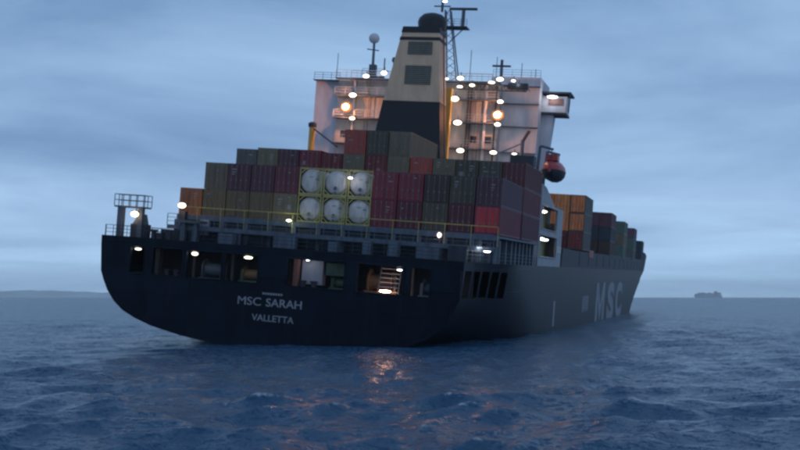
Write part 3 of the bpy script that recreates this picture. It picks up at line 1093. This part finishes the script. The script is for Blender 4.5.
MB().bar((-0.5, MY, 43.5), (1.9, MY, 43.5), 0.16).build('yardarm', STEELD, mm)
MB().tube((0.7, MY, 42.7), (0.7, MY, 44.6), 0.18, 8).build('mast_pole', STEELD, mm, True)
railing(mm, [(1.0, MY - 1.15, 40.45), (4.7, MY - 1.15, 40.45)], 1.0, 0.9, STEEL, 0.03, 'guard_rail')
flood(1.3, MY - 1.0, 43.95, 'cool', 0.7, 0.2, 0)
# port side radome mast
rm = MB().tube((-9.3, 56, 31.3), (-9.4, 56, 38.2), 0.26, 8, 0.18).build('radome_mast', STEEL, ship, True)
MB().ellipsoid((-9.45, 56, 38.9), 0.80, 0.80, 0.75, 14, 10).build('radome', WHITE, rm, True)
MB().bar((-10.4, 56, 37.3), (-8.6, 56, 37.1), 0.14).build('yardarm', STEELD, rm)
MB().box(-10.6, -7.6, 55.2, 56.8, 33.2, 33.3).build('mast_platform', STEEL, rm)
MB().box(-9.8, -8.8, 55.6, 56.4, 33.3, 35.0).build('mast_locker', STEEL, rm)
railing(rm, [(-10.6, 55.2, 33.3), (-7.6, 55.2, 33.3)], 1.0, 0.9, STEEL, 0.03, 'guard_rail')
for x, z0, z1, r_ in ((-14.8, 31.3, 36.6, 0.05), (-7.6, 32.3, 36.0, 0.10), (-6.2, 32.3, 35.6, 0.12), (9.0, 32.3, 36.6, 0.05),
                      (12.6, 32.7, 35.8, 0.05), (5.2, 32.3, 37.5, 0.05), (14.6, 32.7, 35.0, 0.05)):
    MB().tube((x, 56, z0), (x, 56, z1), r_, 6).build('whip_antenna', STEELD, ship)
MB().ellipsoid((-6.2, 56, 35.8), 0.34, 0.34, 0.42, 10, 8).build('antenna_dome', STEEL, ship, True)
rp = MB().tube((9.7, 56, 32.7), (9.7, 56, 35.2), 0.22, 8).build('aft_radar_post', STEEL, ship, True)
MB().box(8.4, 11.0, 55.8, 56.2, 35.2, 35.42).build('radar_scanner', STEELD, rp)
MB().tube((9.7, 56, 35.42), (9.7, 56, 36.2), 0.2, 8).build('lantern', STEELD, rp, True)
railing(ship, [(9.8, 49.8, 32.75), (16.3, 49.8, 32.75)], 1.0, 1.3, STEEL, 0.025)
railing(ship, [(-11.0, 51.4, 32.3), (9.4, 51.4, 32.3)], 1.0, 1.5, STEEL, 0.025)

# ---- lifeboat on the starboard side (hangs from its davit: its own thing)
LB = Vector((20.7, 37.0, 18.95))
lb = thing('lifeboat', 'red lifeboat with dark underside hanging at the starboard side below the bridge wing', 'lifeboat', S @ Matrix.Translation(LB))
vs, fs = [], []
nr, nc = 13, 14
for i in range(nr):
    t = i / (nr - 1)
    y = -4.0 + 8.0 * t
    s_ = max(0.04, (1 - abs(2 * t - 1) ** 2.6)) ** 0.6
    for j in range(nc):
        a = 2 * math.pi * j / nc
        vs.append((1.35 * s_ * math.cos(a), y, 0.25 + 1.3 * s_ ** 0.6 * math.sin(a)))
lowf = [];topf = []
for i in range(nr - 1):
    for j in range(nc):
        q = (i * nc + j, i * nc + (j + 1) % nc, (i + 1) * nc + (j + 1) % nc, (i + 1) * nc + j)
        (topf if j < nc // 2 else lowf).append(q)
MB().raw(vs, topf + [tuple(range(nc)), tuple(range((nr - 1) * nc, nr * nc))]).build('canopy', BOATR, lb, True)
MB().raw([(x * 1.004, y, z - 0.003) for x, y, z in vs], lowf).build('boat_hull', STEELD, lb, True)
MB().box(-0.7, 0.7, -2.9, -1.0, 1.35, 2.05).build('steering_cabin', BOATR, lb)
MB().tube((0, -3.3, 1.1), (0, -3.3, 2.6), 0.06, 6).build('hook', STEELD, lb)
MB().tube((0, 3.3, 1.1), (0, 3.3, 2.6), 0.06, 6).build('hook', STEELD, lb)
for y in (33.9, 40.1):
    dv = MB()
    dv.bar((18.9, y, 15.5), (19.3, y, 21.9), 0.32)
    dv.bar((19.3, y, 21.9), (20.9, y, 21.55), 0.28)
    dv.build('davit', STEEL, ship)

# ------------------------------------------------------------------ containers
W = 2.55
CW, CHT, CL = 2.44, 2.68, 12.19


def corr(x, y0, y1, z0, z1, sgn, n):
    """corrugated wall at x between y0 and y1: recessed 4 cm"""
    vs, fs = [], []
    prof_ = []
    p = (y1 - y0) / n
    for i in range(n):
        a = y0 + i * p
        prof_ += [(a, 0), (a + p * 0.3, 0), (a + p * 0.5, 0.04), (a + p * 0.8, 0.04)]
    prof_.append((y1, 0))
    for y, d in prof_:
        vs += [(x - sgn * d, y, z0), (x - sgn * d, y, z1)]
    for i in range(len(prof_) - 1):
        fs.append((2 * i, 2 * i + 2, 2 * i + 3, 2 * i + 1))
    return vs, fs


def container_meshes(L, H):
    hw = CW / 2
    b = MB()
    for sx in (-1, 1):
        for y0 in (0, L - 0.16):
            b.box(sx * hw - (0.14 if sx > 0 else 0), sx * hw + (0 if sx > 0 else 0.14), y0, y0 + 0.16, 0, H)
        x_in = sx * (hw - 0.035)
        b.box(min(x_in, sx * hw), max(x_in, sx * hw), 0.16, L - 0.16, 0.001, 0.16)
        b.box(min(x_in, sx * hw), max(x_in, sx * hw), 0.16, L - 0.16, H - 0.11, H - 0.001)
        b.raw(*corr(sx * (hw - 0.02), 0.16, L - 0.16, 0.16, H - 0.11, sx, 28))
    b.raw([(-hw + .02, 0.05, H - .02), (hw - .02, 0.05, H - .02), (hw - .02, L - .05, H - .02), (-hw + .02, L - .05, H - .02)], [(0, 1, 2, 3)])
    b.raw([(-hw + .02, 0.05, .05), (hw - .02, 0.05, .05), (hw - .02, L - .05, .05), (-hw + .02, L - .05, .05)], [(0, 1, 2, 3)])
    b.box(-hw + .14, hw - .14, 0.002, 0.1, H - 0.13, H - .002)
    b.box(-hw + .14, hw - .14, 0.002, 0.1, 0.002, 0.15)
    b.box(-hw + .14, hw - .14, L - 0.08, L - 0.04, 0.05, H - 0.05)
    body = b.mesh('container_body', CONT)
    dw = hw - 0.15
    d = MB()
    d.box(0, dw - 0.01, 0, 0.05, 0.16, H - 0.14)
    for i in range(4):   # pressed ribs of the leaf
        z = 0.35 + i * (H - 0.6) / 4
        d.box(0.1, dw - 0.11, -0.022, -0.001, z, z + (H - 0.6) / 4 - 0.16)
    door = d.mesh('door', CONT)
    r = MB().tube((0, 0, 0.12), (0, 0, H - 0.1), 0.03, 6)
    r.box(-0.07, 0.07, -0.05, 0.05, 0.95, 1.1)
    r.box(-0.06, 0.06, -0.04, 0.04, 0.2, 0.28)
    r.box(-0.06, 0.06, -0.04, 0.04, H - 0.3, H - 0.22)
    rod = r.mesh('locking_bar', CDARK)
    mark = []
    for rows in (((0.62, 2.18), (0.5, 1.9), (0.38, 1.68)), ((0.45, 2.2),), ((0.3, 2.25), (0.55, 1.45), (0.5, 1.3), (0.52, 1.15)),
                 ((0.2, 0.9), (0.3, 1.9)), ((0.7, 1.75), (0.24, 2.2))):
        mk = MB()
        for w_, z in rows:
            mk.box(0, w_, -0.008, 0, z, z + 0.09)
        mark.append(mk.mesh('marking', MARK))
    return body, door, rod, mark


BODY, DOOR, ROD, MARKM = container_meshes(CL, CHT)
hf = MB()
BODY_F, DOOR_F, ROD_F, MARK_F = container_meshes(CL, 2.9)

COL = {
    'maroon': (0.170, 0.024, 0.050), 'dark maroon': (0.085, 0.018, 0.032), 'olive brown': (0.115, 0.090, 0.055),
    'dark olive': (0.060, 0.056, 0.046), 'dark plum': (0.075, 0.028, 0.052), 'purple maroon': (0.105, 0.024, 0.045),
    'drab grey': (0.115, 0.108, 0.090), 'dark drab': (0.062, 0.062, 0.052), 'red': (0.340, 0.028, 0.045), 'brick red': (0.26, 0.05, 0.045),
    'olive grey': (0.135, 0.125, 0.095), 'orange': (0.92, 0.29, 0.11), 'rust orange': (0.36, 0.13, 0.055), 'dark red': (0.120, 0.016, 0.024),
    'teal grey': (0.075, 0.125, 0.135), 'dark navy': (0.022, 0.032, 0.060), 'slate grey': (0.085, 0.095, 0.115), 'dusky purple': (0.080, 0.046, 0.085), 'wine': (0.125, 0.028, 0.055), 'plum': (0.085, 0.030, 0.060),
    'blackish brown': (0.045, 0.028, 0.030), 'grey': (0.19, 0.19, 0.185)}


def container(xc, y, z, col, label, group, detail=2, fwd=False, bodycol=None):
    dz = random.uniform(-0.006, 0.006)
    t = thing('shipping_container', label, 'container', S @ Matrix.Translation((xc + random.uniform(-.015, .015), y + random.uniform(-.03, .03), z)), group)
    bm, dm, rm_, mm_ = (BODY_F, DOOR_F, ROD_F, MARK_F) if fwd else (BODY, DOOR, ROD, MARKM)
    j = random.uniform(0.88, 1.12)
    tint = (1.2, 1.0, 0.78)
    c = tuple(min(0.95, v * j * w_) for v, w_ in zip(COL[col], tint)) + (1,)
    cb = tuple(v * j * w_ for v, w_ in zip(COL[bodycol], tint)) + (1,) if bodycol else c
    if detail == 0:
        b = link('container_body', bm, t)
        b.color = cb
        for sx in (-1, 1):
            d = link('door', dm, t, (0.005 if sx > 0 else -CW / 2 + 0.15 + 0.005, 0.0, 0))
            d.color = c
        return t
    b = link('container_body', bm, t)
    b.color = cb
    for sx in (-1, 1):
        d = link('door', dm, t, (0.005 if sx > 0 else -CW / 2 + 0.15 + 0.005, -0.0, 0))
        d.color = c
        for k in (0.26, 0.82):
            link('locking_bar', rm_, d, (k, -0.065, 0))
        if random.random() < 0.45:
            mk = link('marking', random.choice(mm_), d, (random.uniform(0.1, 0.3), -0.024, random.uniform(-0.3, 0.05)))
            mk.scale = (random.uniform(0.5, 1.0), 1, 1)
    return t


ORD = {-5: 'outermost port', -4: 'second from port', -3: 'third from port', -2: 'fourth from port', -1: 'fifth from port', 0: 'sixth from port',
       1: 'seventh from port', 2: 'eighth from port', 3: 'fifth from starboard', 4: 'fourth from starboard', 5: 'third from starboard',
       6: 'second stack in from starboard corner', 7: 'outermost starboard'}
ZC, TH = 10.295, 2.705
A1 = {-5: 'rust orange', -4: 'olive brown', -3: 'olive brown', -2: 'olive brown', -1: 'olive grey', 3: 'maroon', 4: 'dark maroon', 5: 'dark olive',
      6: 'dark maroon', 7: 'red'}
A2 = {-4: 'drab grey', -3: 'dark plum', -2: 'dark plum', -1: 'purple maroon', 3: 'maroon', 4: 'maroon', 5: 'blackish brown', 6: 'dark olive', 7: 'dark plum'}
WHERE_A = {-5: 'at the port end', -4: 'second from port end', -3: 'third from port end', -2: 'two left of the tanks',
           -1: 'touching the tanks on the left', 3: 'touching the tanks on the right', 4: 'two right of the tanks',
           5: 'three right of the tanks', 6: 'beside the starboard corner', 7: 'at starboard corner'}
for tier, tab, nm in ((0, A1, 'bottom row'), (1, A2, 'second row')):
    for k, col in tab.items():
        container((k + 0.5) * W, 5.0, ZC + tier * TH, col,
                  f'{col} container in {nm} of the sternmost bay, {WHERE_A[k]}', 'containers in the sternmost bay',
                  bodycol=(('wine', 'dusky purple')[tier] if k == 7 else None))
B3 = {-5: 'slate grey', -4: 'olive grey', -3: 'dark plum', -2: 'maroon', -1: 'dark red', 0: 'olive grey', 1: 'dark red', 2: 'olive grey',
      3: 'brick red', 4: 'olive grey', 5: 'dark olive', 6: 'dark drab', 7: 'dark maroon'}
B4 = {0: 'brick red', 1: 'dark drab', 2: 'drab grey'}
pool = ['dark maroon', 'olive brown', 'dark plum', 'dark drab', 'slate grey', 'plum', 'dark navy']
names_k = {-5: 'first', -4: 'second', -3: 'third', -2: 'fourth', -1: 'fifth', 0: 'sixth', 1: 'seventh', 2: 'eighth', 3: 'ninth', 4: 'tenth',
           5: 'eleventh', 6: 'twelfth', 7: 'thirteenth'}
rb = random.Random(3)
for tier in range(4):
    for k in range(-5, 8):
        if tier == 3 and k not in B4:
            continue
        if tier == 2:
            col = B3[k]
        elif tier == 3:
            col = B4[k]
        else:
            col = rb.choice(pool) if k < 7 else ('plum', 'purple maroon')[tier]
        nm = ('bottom row', 'second row', 'third row', 'topmost row')[tier]
        z = ZC + tier * TH + (0.22 if (tier == 2 and k in (-4, -3, -2)) else 0.0)
        container((k + 0.5) * W, 18.0, z, col, f'{col} container in {nm} of the second bay, {names_k[k]} from port',
                  'containers in the second bay', detail=2 if tier >= 2 else 0)

# tank containers
TL = 6.06


def tank_meshes():
    hw, H, L = CW / 2, CHT, TL
    f = MB()
    p = 0.12
    for sx in (-1, 1):
        for y0 in (0, L - p):
            f.box(sx * hw - (p if sx > 0 else 0), sx * hw + (0 if sx > 0 else p), y0, y0 + p, 0, H)
        f.box(sx * hw - (0.1 if sx > 0 else 0), sx * hw + (0 if sx > 0 else 0.1), p, L - p, 0.002, 0.13)
        f.box(sx * hw - (0.1 if sx > 0 else 0), sx * hw + (0 if sx > 0 else 0.1), p, L - p, H - 0.13, H - 0.002)
    for y0 in (0.002, L - p + 0.002):
        f.box(-hw + p, hw - p, y0, y0 + p - 0.01, 0.002, 0.17)
        f.box(-hw + p, hw - p, y0, y0 + p - 0.01, H - 0.14, H - 0.002)
    for sx in (-1, 1):
        f.bar((sx * (hw - 0.16), 0.08, 0.55), (sx * (hw - 0.62), 0.08, 0.14), 0.09)
        f.bar((sx * (hw - 0.16), 0.08, H - 0.55), (sx * (hw - 0.62), 0.08, H - 0.12), 0.09)
    r = 1.2
    t = MB().lathe([(0.04, 0.06), (0.6, 0.08), (0.95, 0.14), (1.10, 0.24), (r, 0.40), (r, L - 0.40), (1.10, L - 0.24), (0.95, L - 0.14), (0.6, L - .08), (0.04, L - .06)],
                   (0, 0, CHT / 2), 'Y', 28)
    g = MB().lathe([(0.16, -0.06), (0.2, -0.06), (0.2, -0.02), (0.16, -0.02)], (0.0, 0.12, CHT / 2 - 0.55), 'Y', 14)
    g.box(-0.10, 0.10, 0.02, 0.12, 0.2, 0.45)
    lad_ = MB()
    for x in (0.62, 0.92):
        lad_.bar((x, 0.03, 0.17), (x, 0.03, H - 0.14), 0.04)
    for i in range(8):
        lad_.bar((0.62, 0.03, 0.35 + i * 0.27), (0.92, 0.03, 0.35 + i * 0.27), 0.03)
    pl = MB().box(-0.75, -0.45, 0.07, 0.1, 1.5, 1.62).box(-0.25, 0.2, 0.035, 0.06, 1.75, 1.8)
    return (f.mesh('frame', YGREEN), t.mesh('tank', TANKW, True), g.mesh('valve_cover', STEEL, True), lad_.mesh('ladder', YGREEN), pl.mesh('placard', CDARK))


TF, TT, TV, TLD, TP = tank_meshes()
for tier in (0, 1):
    for k in (0, 1, 2):
        lab = f"white tank container in yellow frame, {('lower', 'upper')[tier]} row, {('left', 'middle', 'right')[k]} of three"
        if tier == 1 and k == 2:
            lab += ', beside a small lit lamp'
        t = thing('tank_container', lab, 'tank container', S @ Matrix.Translation(((k + 0.5) * W, 5.0, ZC + tier * TH)), 'white tank containers in the sternmost bay')
        link('frame', TF, t)
        tk = link('tank', TT, t)
        if (k + 2 * tier) % 3:
            pk = link('placard', TP, tk)
            pk.scale = (random.choice((-1, 1)), 1, 1)
        if (k * 2 + tier) % 3 != 1:
            link('valve_cover', TV, tk)
        if (k + tier) % 2:
            link('ladder', TLD, t)
flood(2.15 * W, 4.6, ZC + 2 * TH - 0.85, 'cool', 0.45, 0.16, 20)

# forward bays: outboard stacks on the starboard side
FWD = [  # y, base z, stacks (inboard first), tier colours bottom->top, bay words
    (80.5, (5, 6, 7), ['brick red', 'orange', 'orange'], 'first bay ahead of the deckhouse'),
    (133.0, (5, 6, 7), ['blackish brown', 'dark navy', 'plum'], 'bay beyond the orange stacks'),
    (171.5, (6, 7), ['teal grey', 'drab grey', 'teal grey'], 'greenish bay further forward'),
    (211.0, (6, 7), ['slate grey', 'teal grey', 'dusky purple'], 'next to last bay from the bow'),
    (256.0, (6, 7), ['dark navy', 'dark navy'], 'foremost bay by the bow'),
]
rf = random.Random(9)
for y, ks, cols, words in FWD:
    z0 = 11.2 if y > 230 else 10.5
    hgt = 2.93
    for k in ks:
        for tier, col in enumerate(cols):
            c = col
            if y < 81 and tier == 0 and k < 7:
                c = 'dark red'
            row = ('bottom', 'second', 'top')[tier] if len(cols) == 3 else ('lower', 'upper')[tier]
            st = 'outboard' if k == 7 else ('next inboard' if k == 6 else 'innermost')
            container((k + 0.45) * W - (0.2 if y > 245 else 0), y, z0 + tier * hgt, c, f'{c} container, {row} row, {st}, {words}',
                      'containers stacked ahead of the deckhouse', detail=0 if y > 85 else 2, fwd=True, bodycol='slate grey' if y < 81 and k == 7 else None)

# ------------------------------------------------------------------ ship far away on the horizon
FD = 8000.0
fs_x = (707.5 - 400) / 1100 * FD
FM = Matrix.Translation((fs_x, FD, 0)) @ Matrix.Rotation(R(4), 4, 'Z') @ Matrix.Diagonal((1.5, 1.5, 1.2, 1.0))
far = thing('distant_ship', 'tiny hazy loaded ship on the horizon at the right', 'ship', FM)
FARM = paint('far_ship_hazed', (0.50, 0.50, 0.52), 0.7, 0.3, 0.01)  # pale base colour carries part of the distance haze
fsl = 138.0
h0 = [(-fsl / 2 + 9, -10, -1), (fsl / 2 - 5, -10, -1), (fsl / 2 - 5, 10, -1), (-fsl / 2 + 9, 10, -1)]
h1 = [(-fsl / 2, -11, 13), (fsl / 2, -11, 12), (fsl / 2, 11, 12), (-fsl / 2, 11, 13)]
MB().hexa(h0, h1).build('hull', FARM, far)
for i, (a, b, hh) in enumerate(((-64, -50, 24), (-48, -34, 30), (-32, -18, 31), (-16, -2, 27), (0, 14, 30), (16, 30, 26), (44, 62, 31))):
    MB().box(a, b, -9, 9, 12.5 if a > 0 else 13, hh).build('cargo_block', FARM, far)
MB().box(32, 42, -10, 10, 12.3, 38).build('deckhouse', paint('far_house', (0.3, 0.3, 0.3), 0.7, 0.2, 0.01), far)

# ------------------------------------------------------------------ haze
HAZE = True
if HAZE:
    hz = MB().box(-9200, 9200, -300, 9300, -12, 130).build('haze', paint('tmp_haze', (1, 1, 1)), None)
    m = bpy.data.materials.new('haze_air')
    m.use_nodes = True
    n_, l_ = m.node_tree.nodes, m.node_tree.links
    n_.clear()
    o = n_.new('ShaderNodeOutputMaterial')
    v = n_.new('ShaderNodeVolumePrincipled')
    v.inputs['Color'].default_value = (0.95, 0.98, 1.0, 1)
    v.inputs['Density'].default_value = 0.00009
    l_.new(v.outputs[0], o.inputs['Volume'])
    hz.data.materials.clear()
    hz.data.materials.append(m)
    tag(hz, 'thin blue evening haze over the sea', kind='stuff')
